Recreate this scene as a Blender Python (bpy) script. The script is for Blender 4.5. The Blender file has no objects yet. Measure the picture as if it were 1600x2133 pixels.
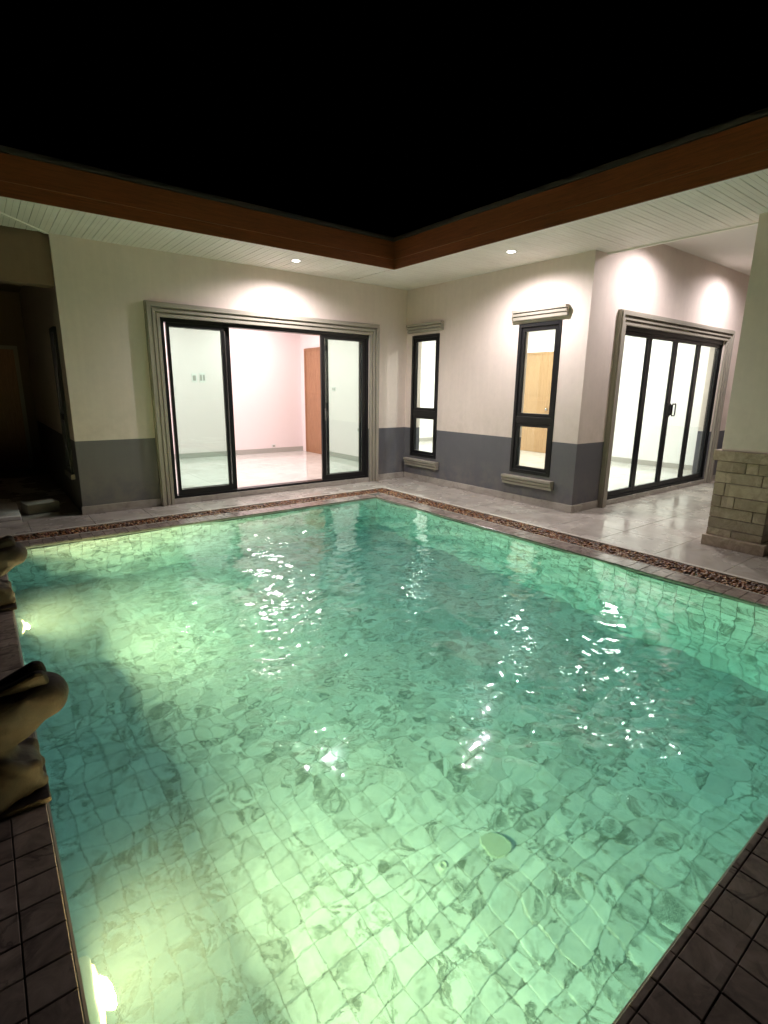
import bpy, bmesh, math, random
import numpy as np
from mathutils import Vector, Matrix, noise
random.seed(7); rng = np.random.default_rng(7)
S = bpy.context.scene
COL = S.collection
R = math.radians

# ------------------------------------------------------------------ camera
cam_d = bpy.data.cameras.new("camera")
cam = bpy.data.objects.new("camera", cam_d); COL.objects.link(cam)
cam_d.sensor_fit = 'HORIZONTAL'; cam_d.sensor_width = 36.0
cam_d.lens = 36.0 * 1084.1 / 1600.0
cam_d.clip_start = 0.02; cam_d.clip_end = 400
PITCH, ROLL, YAW = .2318, .0121, .6574
CAM = Vector((-5.7907, -6.9487, 1.5))
Fv = Vector((math.sin(YAW)*math.cos(PITCH), math.cos(YAW)*math.cos(PITCH), -math.sin(PITCH)))
Rv = Vector((math.cos(YAW), -math.sin(YAW), 0)); Uv = Rv.cross(Fv)
R2 = Rv*math.cos(ROLL)+Uv*math.sin(ROLL); U2 = -Rv*math.sin(ROLL)+Uv*math.cos(ROLL)
cam.matrix_world = Matrix(((R2.x, U2.x, -Fv.x, CAM.x), (R2.y, U2.y, -Fv.y, CAM.y), (R2.z, U2.z, -Fv.z, CAM.z), (0, 0, 0, 1)))
S.camera = cam

# ------------------------------------------------------------------ world: a black night sky
W = bpy.data.worlds.new("World"); S.world = W; W.use_nodes = True
nt = W.node_tree; nt.nodes.clear()
sky = nt.nodes.new('ShaderNodeTexSky'); sky.sky_type = 'NISHITA'; sky.sun_disc = False
sky.sun_elevation = R(-6); sky.sun_rotation = R(200)
bg = nt.nodes.new('ShaderNodeBackground'); bg.inputs['Strength'].default_value = 0.004
wo = nt.nodes.new('ShaderNodeOutputWorld')
nt.links.new(sky.outputs[0], bg.inputs[0]); nt.links.new(bg.outputs[0], wo.inputs[0])

# ------------------------------------------------------------------ render settings
S.view_settings.view_transform = 'Standard'; S.view_settings.look = 'None'
S.view_settings.exposure = 0.28; S.view_settings.gamma = 1.0
S.view_settings.use_curve_mapping = False
c = S.cycles
c.max_bounces = 16; c.diffuse_bounces = 8; c.glossy_bounces = 4; c.transmission_bounces = 8
c.transparent_max_bounces = 12; c.volume_bounces = 0
c.use_denoising = True
try: c.denoiser = 'OPENIMAGEDENOISE'
except Exception: pass
c.sample_clamp_indirect = 5.0; c.sample_clamp_direct = 0
c.caustics_reflective = False; c.caustics_refractive = True; c.blur_glossy = 0.6
c.use_light_tree = True

# strengths of the real lamps
E_POOL = 184.0        # W, underwater spots
E_DOWN = 150.0         # W, soffit downlights
E_PORCH = 105.0
E_ROOM_L = 112.0       # emission strength of ceiling panels
E_ROOM_R = 175.0

# ------------------------------------------------------------------ node helpers
class NT:
    def __init__(s, name):
        s.m = bpy.data.materials.new(name); s.m.use_nodes = True
        s.t = s.m.node_tree; s.t.nodes.clear()
        s.out = s.n('ShaderNodeOutputMaterial')
    def n(s, t, **kw):
        x = s.t.nodes.new(t)
        for k, v in kw.items(): setattr(x, k, v)
        return x
    def l(s, a, b): s.t.links.new(a, b)
    def bsdf(s, col=(.5, .5, .5), rough=.6, spec=.5, **kw):
        b = s.n('ShaderNodeBsdfPrincipled')
        b.inputs['Base Color'].default_value = (*col, 1); b.inputs['Roughness'].default_value = rough
        b.inputs['Specular IOR Level'].default_value = spec
        for k, v in kw.items(): b.inputs[k].default_value = v
        s.l(b.outputs[0], s.out.inputs['Surface']); s.b = b
        return b
    def pos(s): return s.n('ShaderNodeNewGeometry').outputs['Position']
    def obj(s): return s.n('ShaderNodeTexCoord').outputs['Object']
    def rnd(s): return s.n('ShaderNodeObjectInfo').outputs['Random']
    def noise(s, vec, scale, detail=4, rough=.55, dist=0.0):
        x = s.n('ShaderNodeTexNoise'); x.inputs['Scale'].default_value = scale
        x.inputs['Detail'].default_value = detail; x.inputs['Roughness'].default_value = rough
        x.inputs['Distortion'].default_value = dist
        if vec is not None: s.l(vec, x.inputs['Vector'])
        return x
    def ramp(s, fac, stops):
        x = s.n('ShaderNodeValToRGB'); e = x.color_ramp.elements
        while len(e) < len(stops): e.new(.5)
        for k, (p, col) in enumerate(stops):
            e[k].position = p; e[k].color = (*col, 1) if len(col) == 3 else col
        s.l(fac, x.inputs[0]); return x.outputs[0]
    def math(s, op, a, b=None, c=None, clamp=False):
        x = s.n('ShaderNodeMath', operation=op, use_clamp=clamp)
        for k, v in enumerate((a, b, c)):
            if v is None: continue
            if isinstance(v, (int, float)): x.inputs[k].default_value = v
            else: s.l(v, x.inputs[k])
        return x.outputs[0]
    def vmath(s, op, a, b=None):
        x = s.n('ShaderNodeVectorMath', operation=op)
        for k, v in enumerate((a, b)):
            if v is None: continue
            if isinstance(v, (tuple, list)): x.inputs[k].default_value = v
            else: s.l(v, x.inputs[k])
        return x.outputs[0]
    def mix(s, fac, a, b, mode='MIX'):
        x = s.n('ShaderNodeMix', data_type='RGBA', blend_type=mode)
        for v, i in ((fac, 0), (a, 6), (b, 7)):
            if isinstance(v, (int, float)): x.inputs[i].default_value = v
            elif isinstance(v, (tuple, list)): x.inputs[i].default_value = (*v, 1)
            else: s.l(v, x.inputs[i])
        return x.outputs[2]
    def color(s, sock): s.l(sock, s.b.inputs['Base Color']); return s
    def rough(s, sock): s.l(sock, s.b.inputs['Roughness']); return s
    def bump(s, h, strength=.3, dist=.005):
        x = s.n('ShaderNodeBump'); x.inputs['Strength'].default_value = strength
        x.inputs['Distance'].default_value = dist
        s.l(h, x.inputs['Height']); s.l(x.outputs[0], s.b.inputs['Normal']); return s

M = {}
def paint(name, col, rough=.75, var=.05, bump=.25, bs=160):
    t = NT(name); t.bsdf(col, rough, .3); p = t.pos()
    n = t.noise(p, 1.3, 5, .6); n2 = t.noise(p, 14, 4, .6)
    mp = t.n('ShaderNodeMapping'); mp.inputs['Scale'].default_value = (14, 14, .8); t.l(p, mp.inputs[0])
    n3 = t.noise(mp.outputs[0], 1.0, 5, .65, .3)
    f = t.math('ADD', t.math('MULTIPLY', n.outputs[0], .45), t.math('MULTIPLY', n2.outputs[0], .25))
    f = t.math('ADD', f, t.math('MULTIPLY', n3.outputs[0], .30))
    t.color(t.ramp(f, [(.3, tuple(x*(1-var) for x in col)), (.7, tuple(min(1, x*(1+var)) for x in col))]))
    t.bump(t.noise(p, bs, 3).outputs[0], bump, .002)
    M[name] = t.m
    return t.m
paint('cream_paint', (.76, .655, .60), .8, .085, .35, 120)
paint('grey_paint', (.122, .120, .138), .75, .09, .3, 120)
def dirt(name, z0, z1, col, amt):
    N = M[name].node_tree; B = N.nodes['Principled BSDF']; src = B.inputs['Base Color'].links[0].from_socket
    g_ = N.nodes.new('ShaderNodeNewGeometry'); sp = N.nodes.new('ShaderNodeSeparateXYZ'); N.links.new(g_.outputs['Position'], sp.inputs[0])
    mr = N.nodes.new('ShaderNodeMapRange'); mr.inputs['From Min'].default_value = z1; mr.inputs['From Max'].default_value = z0
    N.links.new(sp.outputs['Z'], mr.inputs['Value'])
    no = N.nodes.new('ShaderNodeTexNoise'); no.inputs['Scale'].default_value = 5; no.inputs['Detail'].default_value = 9; no.inputs['Roughness'].default_value = .7
    N.links.new(g_.outputs['Position'], no.inputs['Vector'])
    ml = N.nodes.new('ShaderNodeMath'); ml.operation = 'MULTIPLY'; N.links.new(mr.outputs[0], ml.inputs[0])
    rp = N.nodes.new('ShaderNodeValToRGB'); rp.color_ramp.elements[0].position = .40; rp.color_ramp.elements[1].position = .66
    N.links.new(no.outputs[0], rp.inputs[0]); N.links.new(rp.outputs[0], ml.inputs[1])
    m2 = N.nodes.new('ShaderNodeMath'); m2.operation = 'MULTIPLY'; m2.inputs[1].default_value = amt; N.links.new(ml.outputs[0], m2.inputs[0])
    mx = N.nodes.new('ShaderNodeMix'); mx.data_type = 'RGBA'; N.links.new(m2.outputs[0], mx.inputs[0]); N.links.new(src, mx.inputs[6])
    mx.inputs[7].default_value = (*col, 1); N.links.new(mx.outputs[2], B.inputs['Base Color'])
dirt('grey_paint', .05, .6, (.25, .22, .19), .55)
dirt('cream_paint', .7, 1.5, (.42, .36, .28), .35)
paint('soffit_white', (.82, .80, .74), .6, .03, .1, 60)
paint('porch_ceiling', (.72, .70, .66), .7, .02, .1)
paint('moulding_stone', (.34, .31, .26), .6, .10, .3, 90)
paint('room_white', (.84, .83, .82), .8, .01, .05)
paint('room_pink', (.84, .735, .745), .8, .01, .05)
paint('skirting', (.42, .40, .37), .35, .06, .05)
paint('white_plastic', (.75, .75, .74), .35, .01, .02)
paint('drain_plastic', (.56, .63, .58), .5, .15, .2, 60)
paint('grout', (.12, .135, .115), .85, .15, .3, 200)
paint('bedding', (.13, .12, .11), .9, .15, .3, 60)
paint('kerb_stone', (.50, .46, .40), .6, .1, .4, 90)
paint('black_alu', (.012, .012, .013), .32, .1, .05)
paint('concrete', (.62, .59, .55), .8, .2, .4, 30)
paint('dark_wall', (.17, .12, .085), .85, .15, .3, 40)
paint('steel', (.5, .5, .5), .25, .05, .02); M['steel'].node_tree.nodes['Principled BSDF'].inputs['Metallic'].default_value = 1

def wood(name, dark, light, scale=(1, 1, 12), rough=.5, band=5):
    t = NT(name); t.bsdf(light, rough, .4)
    mp = t.n('ShaderNodeMapping'); mp.inputs['Scale'].default_value = scale
    t.l(t.pos(), mp.inputs[0])
    n = t.noise(mp.outputs[0], band, 8, .65, 1.2); n2 = t.noise(mp.outputs[0], band*5, 5, .6, .3)
    f = t.math('ADD', t.math('MULTIPLY', n.outputs[0], .7), t.math('MULTIPLY', n2.outputs[0], .3))
    t.color(t.ramp(f, [(.32, dark), (.5, tuple((a+b)/2 for a, b in zip(dark, light))), (.7, light)]))
    t.bump(f, .3, .003); M[name] = t.m
wood('fascia_wood_x', (.10, .032, .011), (.26, .084, .027), (.5, 8, 14))
wood('fascia_wood_y', (.10, .032, .011), (.26, .084, .027), (8, .5, 14))
wood('door_wood', (.24, .105, .052), (.46, .24, .135), (9, 9, .6), .45, 6)
wood('door_wood_pale', (.30, .17, .08), (.50, .31, .16), (9, 9, .6), .45, 6)

# pale green marble tile: the veins start anew on every tile
def marble(name, base, pale, vein, cell, rough, org=(0, 0, 0), var=.25, coat=0, veinamt=.9, vs=4.5):
    t = NT(name); t.bsdf(base, rough, .5)
    p = t.pos()
    q = t.vmath('ADD', t.vmath('SUBTRACT', p, org), (10*cell, 10*cell, 10*cell))
    nrm = t.n('ShaderNodeNewGeometry').outputs['Normal']
    q2 = t.vmath('SUBTRACT', q, t.vmath('MULTIPLY', nrm, (cell*.3,)*3))
    idv = t.vmath('FLOOR', t.vmath('DIVIDE', q2, (cell,)*3))
    wn = t.n('ShaderNodeTexWhiteNoise', noise_dimensions='3D'); t.l(idv, wn.inputs['Vector'])
    off = t.vmath('MULTIPLY', wn.outputs['Color'], (9, 9, 9))
    v = t.vmath('ADD', p, off)
    n1 = t.noise(v, vs, 6, .6, 1.6)
    ridge = t.math('ABSOLUTE', t.math('SUBTRACT', n1.outputs[0], .5))
    vn = t.ramp(ridge, [(0, (1, 1, 1)), (.012, (.8,)*3), (.05, (0, 0, 0))])
    n2 = t.noise(v, vs*.7, 3, .5, .5)
    gate = t.ramp(n2.outputs[0], [(.44, (0, 0, 0)), (.56, (1, 1, 1))])
    n3 = t.noise(v, vs*2.4, 6, .65, .8)
    cl = t.ramp(n3.outputs[0], [(.35, base), (.65, pale)])
    tv = t.math('ADD', t.math('MULTIPLY', wn.outputs['Value'], var), 1-var*.6)
    cl = t.mix(1.0, cl, t.n('ShaderNodeCombineColor').outputs[0], 'MULTIPLY')
    cc = cl.node.inputs[7].links[0].from_node
    for k in range(3): t.l(tv, cc.inputs[k])
    blot = t.ramp(t.noise(p, 3.6, 7, .72, 1.4).outputs[0], [(.53, (0, 0, 0)), (.68, (1, 1, 1))])
    f = t.math('MULTIPLY', t.math('MULTIPLY', vn, gate), veinamt)
    dk = t.math('MULTIPLY', t.ramp(wn.outputs['Value'], [(.90, (0, 0, 0)), (.97, (1, 1, 1))]), t.ramp(n3.outputs[0], [(.35, (0, 0, 0)), (.6, (1, 1, 1))]))
    f2 = t.math('MAXIMUM', f, t.math('MULTIPLY', t.math('MAXIMUM', blot, dk), .5*veinamt))
    t.color(t.mix(f2, cl, vein))
    t.bump(n3.outputs[0], .25, .002)
    if coat: t.b.inputs['Coat Weight'].default_value = coat; t.b.inputs['Coat Roughness'].default_value = .1
    M[name] = t.m
P = .109
marble('pool_marble', (.60, .70, .735), (.78, .855, .885), (.085, .12, .095), P, .35, (-5.775, -6.549, -.05), .30)
marble('coping_marble', (.22, .175, .15), (.38, .31, .27), (.06, .045, .04), P, .2, (-5.775, -6.549, .03), .35, 0, .6)
marble('deck_tile', (.36, .325, .285), (.47, .43, .385), (.22, .19, .165), .6, .22, (0, 0, .03), .10, 0, .35, 1.6)
t_ = bpy.data.materials['deck_tile']; N_ = t_.node_tree; gn = N_.nodes.new('ShaderNodeNewGeometry'); w_ = N_.nodes.new('ShaderNodeTexNoise')
w_.inputs['Scale'].default_value = 1.7; w_.inputs['Detail'].default_value = 6; w_.inputs['Roughness'].default_value = .6
wr = N_.nodes.new('ShaderNodeValToRGB'); wr.color_ramp.elements[0].position = .45; wr.color_ramp.elements[0].color = (.30,)*3+(1,)
wr.color_ramp.elements[1].position = .62; wr.color_ramp.elements[1].color = (.10,)*3+(1,)
N_.links.new(gn.outputs['Position'], w_.inputs['Vector']); N_.links.new(w_.outputs[0], wr.inputs[0])
N_.links.new(wr.outputs[0], N_.nodes['Principled BSDF'].inputs['Roughness'])
marble('room_tile', (.62, .60, .57), (.74, .72, .69), (.5, .46, .42), .6, .06, (0, 0, .03), .05, 0, .3, 1.2)
marble('clad_stone', (.35, .27, .205), (.52, .415, .325), (.15, .11, .08), .21, .7, (0, 0, 0), .3, 0, .5, 6)
N_ = M['clad_stone'].node_tree; B_ = N_.nodes['Principled BSDF']; src = B_.inputs['Base Color'].links[0].from_socket
oi = N_.nodes.new('ShaderNodeObjectInfo'); mr = N_.nodes.new('ShaderNodeMapRange'); mr.inputs['To Min'].default_value = .68; mr.inputs['To Max'].default_value = 1.12
hs = N_.nodes.new('ShaderNodeHueSaturation'); N_.links.new(oi.outputs['Random'], mr.inputs['Value']); N_.links.new(mr.outputs[0], hs.inputs['Value'])
N_.links.new(src, hs.inputs['Color']); N_.links.new(hs.outputs[0], B_.inputs['Base Color'])
M['clad_stone'].node_tree.nodes['Bump'].inputs['Distance'].default_value = .01

t = NT('pebble'); t.bsdf((.2, .1, .06), .35, .5)
cellv = t.n('ShaderNodeTexVoronoi'); cellv.inputs['Scale'].default_value = 40; t.l(t.pos(), cellv.inputs['Vector'])
sep = t.n('ShaderNodeSeparateColor'); t.l(cellv.outputs['Color'], sep.inputs[0])
t.color(t.ramp(sep.outputs[0], [(0, (.012, .008, .006)), (.3, (.10, .022, .010)), (.55, (.34, .14, .04)), (.8, (.07, .038, .022)), (1, (.55, .36, .16))]))
M['pebble'] = t.m

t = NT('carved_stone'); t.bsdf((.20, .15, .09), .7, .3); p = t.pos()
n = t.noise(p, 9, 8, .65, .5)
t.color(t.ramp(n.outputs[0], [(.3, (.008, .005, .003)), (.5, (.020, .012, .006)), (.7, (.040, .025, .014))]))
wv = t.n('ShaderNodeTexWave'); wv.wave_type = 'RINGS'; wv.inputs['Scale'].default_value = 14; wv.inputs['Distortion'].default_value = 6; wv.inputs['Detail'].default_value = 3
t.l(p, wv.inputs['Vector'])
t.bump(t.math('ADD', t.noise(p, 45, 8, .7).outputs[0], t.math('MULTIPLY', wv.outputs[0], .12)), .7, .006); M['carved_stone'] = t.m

t = NT('roof_tile'); t.bsdf((.05, .045, .045), .7, .3); M['roof_tile'] = t.m

# thin window glass: clear, faintly green, with a real reflection
def glass(name, tint):
    t = NT(name)
    tr = t.n('ShaderNodeBsdfTransparent'); tr.inputs[0].default_value = (*tint, 1)
    gl = t.n('ShaderNodeBsdfGlossy'); gl.inputs['Roughness'].default_value = .01
    lw = t.n('ShaderNodeLayerWeight'); lw.inputs['Blend'].default_value = .5
    fr = t.math('MULTIPLY_ADD', t.math('POWER', lw.outputs['Facing'], 5.0), .90, .04).node
    mx = t.n('ShaderNodeMixShader')
    t.l(fr.outputs[0], mx.inputs[0]); t.l(tr.outputs[0], mx.inputs[1]); t.l(gl.outputs[0], mx.inputs[2])
    t.l(mx.outputs[0], t.out.inputs['Surface']); M[name] = t.m
glass('window_glass', (.91, .985, .955))

def emit(name, col, s):
    t = NT(name); e = t.n('ShaderNodeEmission'); e.inputs[0].default_value = (*col, 1); e.inputs[1].default_value = s
    t.l(e.outputs[0], t.out.inputs['Surface']); M[name] = t.m
emit('downlight_lens', (1, .95, .92), 22)
emit('room_light_l', (1, .955, .93), E_ROOM_L)
emit('room_light_r', (1, .975, .93), E_ROOM_R)
emit('pool_lens', (1, .62, .22), 9)

# pool water: one refracting body that tints with depth
t = NT('pool_water')
g = t.n('ShaderNodeBsdfGlass'); g.inputs['Roughness'].default_value = 0.0; g.inputs['IOR'].default_value = 1.333
g.inputs['Color'].default_value = (1, 1, 1, 1)
nb = t.noise(t.pos(), 34, 4, .6)
bp = t.n('ShaderNodeBump'); bp.inputs['Strength'].default_value = .10; bp.inputs['Distance'].default_value = .004
t.l(nb.outputs[0], bp.inputs['Height']); t.l(bp.outputs[0], g.inputs['Normal'])
t.l(g.outputs[0], t.out.inputs['Surface'])
va = t.n('ShaderNodeVolumeAbsorption'); va.inputs['Color'].default_value = (.05, .82, .95, 1); va.inputs['Density'].default_value = .31
vs = t.n('ShaderNodeVolumeScatter'); vs.inputs['Color'].default_value = (.6, .92, 1, 1); vs.inputs['Density'].default_value = .045
vs.inputs['Anisotropy'].default_value = .45
ad = t.n('ShaderNodeAddShader'); t.l(va.outputs[0], ad.inputs[0]); t.l(vs.outputs[0], ad.inputs[1])
t.l(ad.outputs[0], t.out.inputs['Volume'])
M['pool_water'] = t.m

# ------------------------------------------------------------------ mesh helpers
class MB:
    """collects geometry that becomes ONE mesh object"""
    def __init__(s): s.v = []; s.f = []
    def box(s, x0, x1, y0, y1, z0, z1, bev=0):
        if x0 > x1: x0, x1 = x1, x0
        if y0 > y1: y0, y1 = y1, y0
        if z0 > z1: z0, z1 = z1, z0
        o = len(s.v)
        s.v += [(x0, y0, z0), (x1, y0, z0), (x1, y1, z0), (x0, y1, z0), (x0, y0, z1), (x1, y0, z1), (x1, y1, z1), (x0, y1, z1)]
        s.f += [tuple(o+i for i in q) for q in ((3, 2, 1, 0), (4, 5, 6, 7), (0, 1, 5, 4), (1, 2, 6, 5), (2, 3, 7, 6), (3, 0, 4, 7))]
        return s
    def poly(s, pts): o = len(s.v); s.v += [tuple(p) for p in pts]; s.f.append(tuple(range(o, o+len(pts)))); return s
    def prism(s, pts, dvec):
        """pts: closed outline (3-D), extruded by dvec"""
        o = len(s.v); n = len(pts); d = Vector(dvec)
        s.v += [tuple(p) for p in pts] + [tuple(Vector(p)+d) for p in pts]
        s.f.append(tuple(o+i for i in reversed(range(n)))); s.f.append(tuple(o+n+i for i in range(n)))
        for i in range(n): j = (i+1) % n; s.f.append((o+i, o+j, o+n+j, o+n+i))
        return s
    def lathe(s, prof, seg=32, loc=(0, 0, 0), axis='z'):
        o = len(s.v); n = len(prof)
        for k in range(seg):
            a = 2*math.pi*k/seg
            for r, h in prof:
                x, y, z = r*math.cos(a), r*math.sin(a), h
                if axis == 'x': x, y, z = h, x, y
                s.v.append((x+loc[0], y+loc[1], z+loc[2]))
        for k in range(seg):
            k2 = (k+1) % seg
            for i in range(n-1): s.f.append((o+k*n+i, o+k2*n+i, o+k2*n+i+1, o+k*n+i+1))
        return s
    def mesh(s, name):
        me = bpy.data.meshes.new(name); me.from_pydata(s.v, [], s.f)
        bm = bmesh.new(); bm.from_mesh(me)
        bmesh.ops.remove_doubles(bm, verts=bm.verts, dist=1e-5) if len(s.f) < 400 else None
        bmesh.ops.recalc_face_normals(bm, faces=bm.faces)
        bm.to_mesh(me); bm.free(); return me
    def build(s, name, mat, parent=None, bev=0, smooth=False):
        me = s.mesh(name)
        return link(name, me, mat, parent, bev, smooth)
def link(name, me, mat, parent=None, bev=0, smooth=False):
    if mat is not None and not me.materials: me.materials.append(M[mat] if isinstance(mat, str) else mat)
    ob = bpy.data.objects.new(name, me); COL.objects.link(ob)
    if parent: ob.parent = parent
    if bev:
        b = ob.modifiers.new('bevel', 'BEVEL'); b.width = bev; b.segments = 2; b.limit_method = 'ANGLE'; b.angle_limit = R(40)
    if smooth:
        for p_ in me.polygons: p_.use_smooth = True
    return ob
def empty(name, loc=(0, 0, 0), parent=None):
    o = bpy.data.objects.new(name, None); COL.objects.link(o); o.location = loc; o.empty_display_size = .1
    if parent: o.parent = parent
    return o
def tag(o, label=None, cat=None, group=None, kind=None):
    if label: o['label'] = label
    if cat: o['category'] = cat
    if group: o['group'] = group
    if kind: o['kind'] = kind
    return o
def project(x, y, z):
    d = Vector((x, y, z))-CAM; w = d.dot(Fv)
    if w < .05: return None
    return (.5+1084.1*d.dot(R2)/w/1600, .5-1084.1*d.dot(U2)/w/2133, w)
def in_view(p, m=.03):
    q = project(*p)
    return q is not None and -m < q[0] < 1+m and -m < q[1] < 1+m

# ------------------------------------------------------------------ key dimensions
H = 3.063            # soffit
DADO = .871
XL, XR, YB, YN = -5.775, -1.42, -1.10, -6.549     # pool water edges
ZW = -.032           # water level
DEP = -1.36          # pool floor
YF = -3.314          # folding door wall
A = -4.944           # left end of the sliding door wall
TH = .2

# ------------------------------------------------------------------ ground
gr = MB()
for (x0, x1, y0, y1) in ((-60, XL-.2, -60, 60), (XR+.2, 60, -60, 60), (XL-.2, XR+.2, -60, YN-.2), (XL-.2, XR+.2, YB+.2, 60)):
    gr.box(x0, x1, y0, y1, -1.5, -.06)
tag(gr.build('ground', 'bedding'), kind='structure')

# ------------------------------------------------------------------ pool basin and its tiles
sh = MB(); q = .012
sh.box(XL-.2, XR+.2, YN-.2, YB+.2, DEP-.2, DEP-q)
sh.box(XL-.2, XL-q, YN-.2, YB+.2, DEP-q, -.031); sh.box(XR+q, XR+.2, YN-.2, YB+.2, DEP-q, -.031)
sh.box(XL-q, XR+q, YN-.2, YN-q, DEP-q, -.031); sh.box(XL-q, XR+q, YB+q, YB+.2, DEP-q, -.031)
t = NT('pool_grout'); t.bsdf((.2, .2, .2), .8, .3)
t.color(t.ramp(t.noise(t.pos(), 7, 6, .7, 1.0).outputs[0], [(.46, (.035, .045, .033)), (.60, (.46, .50, .48))])); M['pool_grout'] = t.m
basin = tag(sh.build('pool_basin', 'pool_grout'), kind='structure')
gap = .004
def tile_mesh(w, h, th, ch=.003, name='tile'):
    m = MB(); a, b = w/2, h/2
    v = [(-a, -b, -th), (a, -b, -th), (a, b, -th), (-a, b, -th), (-a, -b, -ch), (a, -b, -ch), (a, b, -ch), (-a, b, -ch),
         (-a+ch, -b+ch, 0), (a-ch, -b+ch, 0), (a-ch, b-ch, 0), (-a+ch, b-ch, 0)]
    f = [(0, 1, 5, 4), (1, 2, 6, 5), (2, 3, 7, 6), (3, 0, 4, 7), (4, 5, 9, 8), (5, 6, 10, 9), (6, 7, 11, 10), (7, 4, 8, 11), (8, 9, 10, 11)]
    me = bpy.data.meshes.new(name); me.from_pydata(v, [], f); return me, v, f
NX = 40; NY = 50; NZ = 12
px_, py_ = (XR-XL)/NX, (YB-YN)/NY; pz_ = (0-DEP-.036)/NZ
cells = []   # (matrix, size class)
def basis(n, u, o): 
    n = Vector(n); u = Vector(u); w = n.cross(u)
    return Matrix(((u.x, w.x, n.x, o[0]), (u.y, w.y, n.y, o[1]), (u.z, w.z, n.z, o[2]), (0, 0, 0, 1)))
def jit(): return random.gauss(0, .0006)
for i in range(NX):
    for j in range(NY):
        cells.append((basis((0, 0, 1), (1, 0, 0), (XL+(i+.5)*px_, YN+(j+.5)*py_, DEP+jit())), 'f'))
for k in range(NZ):
    z = DEP+(k+.5)*pz_
    for j in range(NY):
        y = YN+(j+.5)*py_
        cells.append((basis((-1, 0, 0), (0, 1, 0), (XR+jit(), y, z)), 'x'))
        cells.append((basis((1, 0, 0), (0, 1, 0), (XL+jit(), y, z)), 'x'))
    for i in range(NX):
        x = XL+(i+.5)*px_
        cells.append((basis((0, -1, 0), (1, 0, 0), (x, YB+jit(), z)), 'y'))
        cells.append((basis((0, 1, 0), (1, 0, 0), (x, YN+jit(), z)), 'y'))
gap = .0032
TM = {'f': tile_mesh(px_-gap, py_-gap, q, .0015), 'x': tile_mesh(py_-gap, pz_-gap, q, .0015), 'y': tile_mesh(px_-gap, pz_-gap, q, .0015)}
for k in TM: TM[k][0].materials.append(M['pool_marble'])
def score(c_):
    p = c_[0].translation; n = c_[0].col[2].to_3d()
    pr = project(p.x, p.y, p.z*.72)
    if pr is None or not (0 < pr[0] < 1 and 0 < pr[1] < 1): return 0
    d = CAM-p; cs = d.normalized().dot(n)
    return max(0, cs)/pr[2]**2
cells.sort(key=score, reverse=True)
for mtx, k in cells[:300]:
    o = bpy.data.objects.new('tile', TM[k][0]); COL.objects.link(o); o.parent = basin; o.matrix_world = mtx
V, Fc = [], []
for mtx, k in cells[300:]:
    o = len(V); V += [tuple(mtx @ Vector(p)) for p in TM[k][1]]; Fc += [tuple(o+i for i in f) for f in TM[k][2]]
me = bpy.data.meshes.new('tiling'); me.from_pydata(V, [], Fc)
tag(link('tiling', me, 'pool_marble', basin), kind='stuff')

# drain, inlet and skimmer fittings on the pool floor
dr = empty('pool_drain', (-3.90, -5.50, DEP+.004)); tag(dr, 'round main drain cover on the pool floor near the front right', 'drain')
m = MB(); m.lathe([(.0, 0), (.08, 0), (.094, .002), (.094, .005), (.086, .008), (.080, .005), (.0, .005)], 32); m.build('rim', 'drain_plastic', dr)
for a in range(-4, 5):
    w_ = math.sqrt(.078**2-(a*.017)**2); MB().box(-w_, w_, a*.017-.005, a*.017+.005, .0052, .0085).build('bar', 'drain_plastic', dr)
for (x, y, lb) in ((-4.22, -5.42, 'small round inlet ring on the pool floor left of the drain cover'),):
    o_ = MB().lathe([(0, 0), (.022, 0), (.027, .004), (.021, .006), (.012, .006), (.011, .002), (0, .002)], 20).build('pool_inlet', 'drain_plastic', smooth=True)
    o_.location = (x, y, DEP+.004); tag(o_, lb, 'inlet')

# ------------------------------------------------------------------ water body with ripples
nx, ny = 440, 550
xs = np.linspace(XL-.02, XR+.02, nx); ys = np.linspace(YN-.02, YB+.02, ny)
X, Y = np.meshgrid(xs, ys)
Z = np.zeros_like(X)
for k in range(120):
    lam = .11*(1.25/.11)**rng.random(); a = rng.random()*2*math.pi
    amp = .0021*lam**1.0*rng.random()*(.6 if lam < .3 else 1); ph = rng.random()*6.283
    kx, ky = math.cos(a)*6.283/lam, math.sin(a)*6.283/lam
    bend = .6*np.sin(X*1.3*math.sin(a)+Y*1.1*math.cos(a)+ph*2)
    Z += amp*np.sin(kx*X+ky*Y+ph+bend)
jet = np.zeros_like(X)      # livelier patches where the return jets stir the surface
for cx_, cy_, sr in ((-4.5, -4.3, .55), (-4.6, -5.0, .3), (-4.0, -5.45, .35), (-3.55, -6.1, .30), (-2.9, -3.9, .5), (-3.1, -4.9, .35), (-3.4, -2.2, .6), (-3.3, -5.8, .3)):
    jet += np.exp(-((X-cx_)**2+(Y-cy_)**2)/(2*sr*sr))
jet = np.clip(jet, 0, 1)*.65
for k in range(70):
    lam = rng.uniform(.07, .17); a = rng.random()*2*math.pi; amp = .0019*lam*rng.uniform(.4, 1.6)
    kx, ky = math.cos(a)*6.283/lam, math.sin(a)*6.283/lam
    Z += (.08+.11/(1+np.exp(-(Y+4.9)*5))+jet)/(1+np.exp(-(X-XL-.45)*8))*amp*np.sin(kx*X+ky*Y+rng.random()*6.28+1.2*np.sin(X*2.1+Y*1.7+k))
for k in range(60):
    lam = rng.uniform(.04, .075); a = rng.random()*2*math.pi; amp = .0022*lam*rng.uniform(.4, 1.6)
    kx, ky = math.cos(a)*6.283/lam, math.sin(a)*6.283/lam
    Z += (.02+jet**1.5)*amp*np.sin(kx*X+ky*Y+rng.random()*6.28+1.2*np.sin(X*3.1+Y*2.7+k))
Z += ZW
v = [tuple(p) for p in np.stack([X.ravel(), Y.ravel(), Z.ravel()], 1).tolist()]
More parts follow.
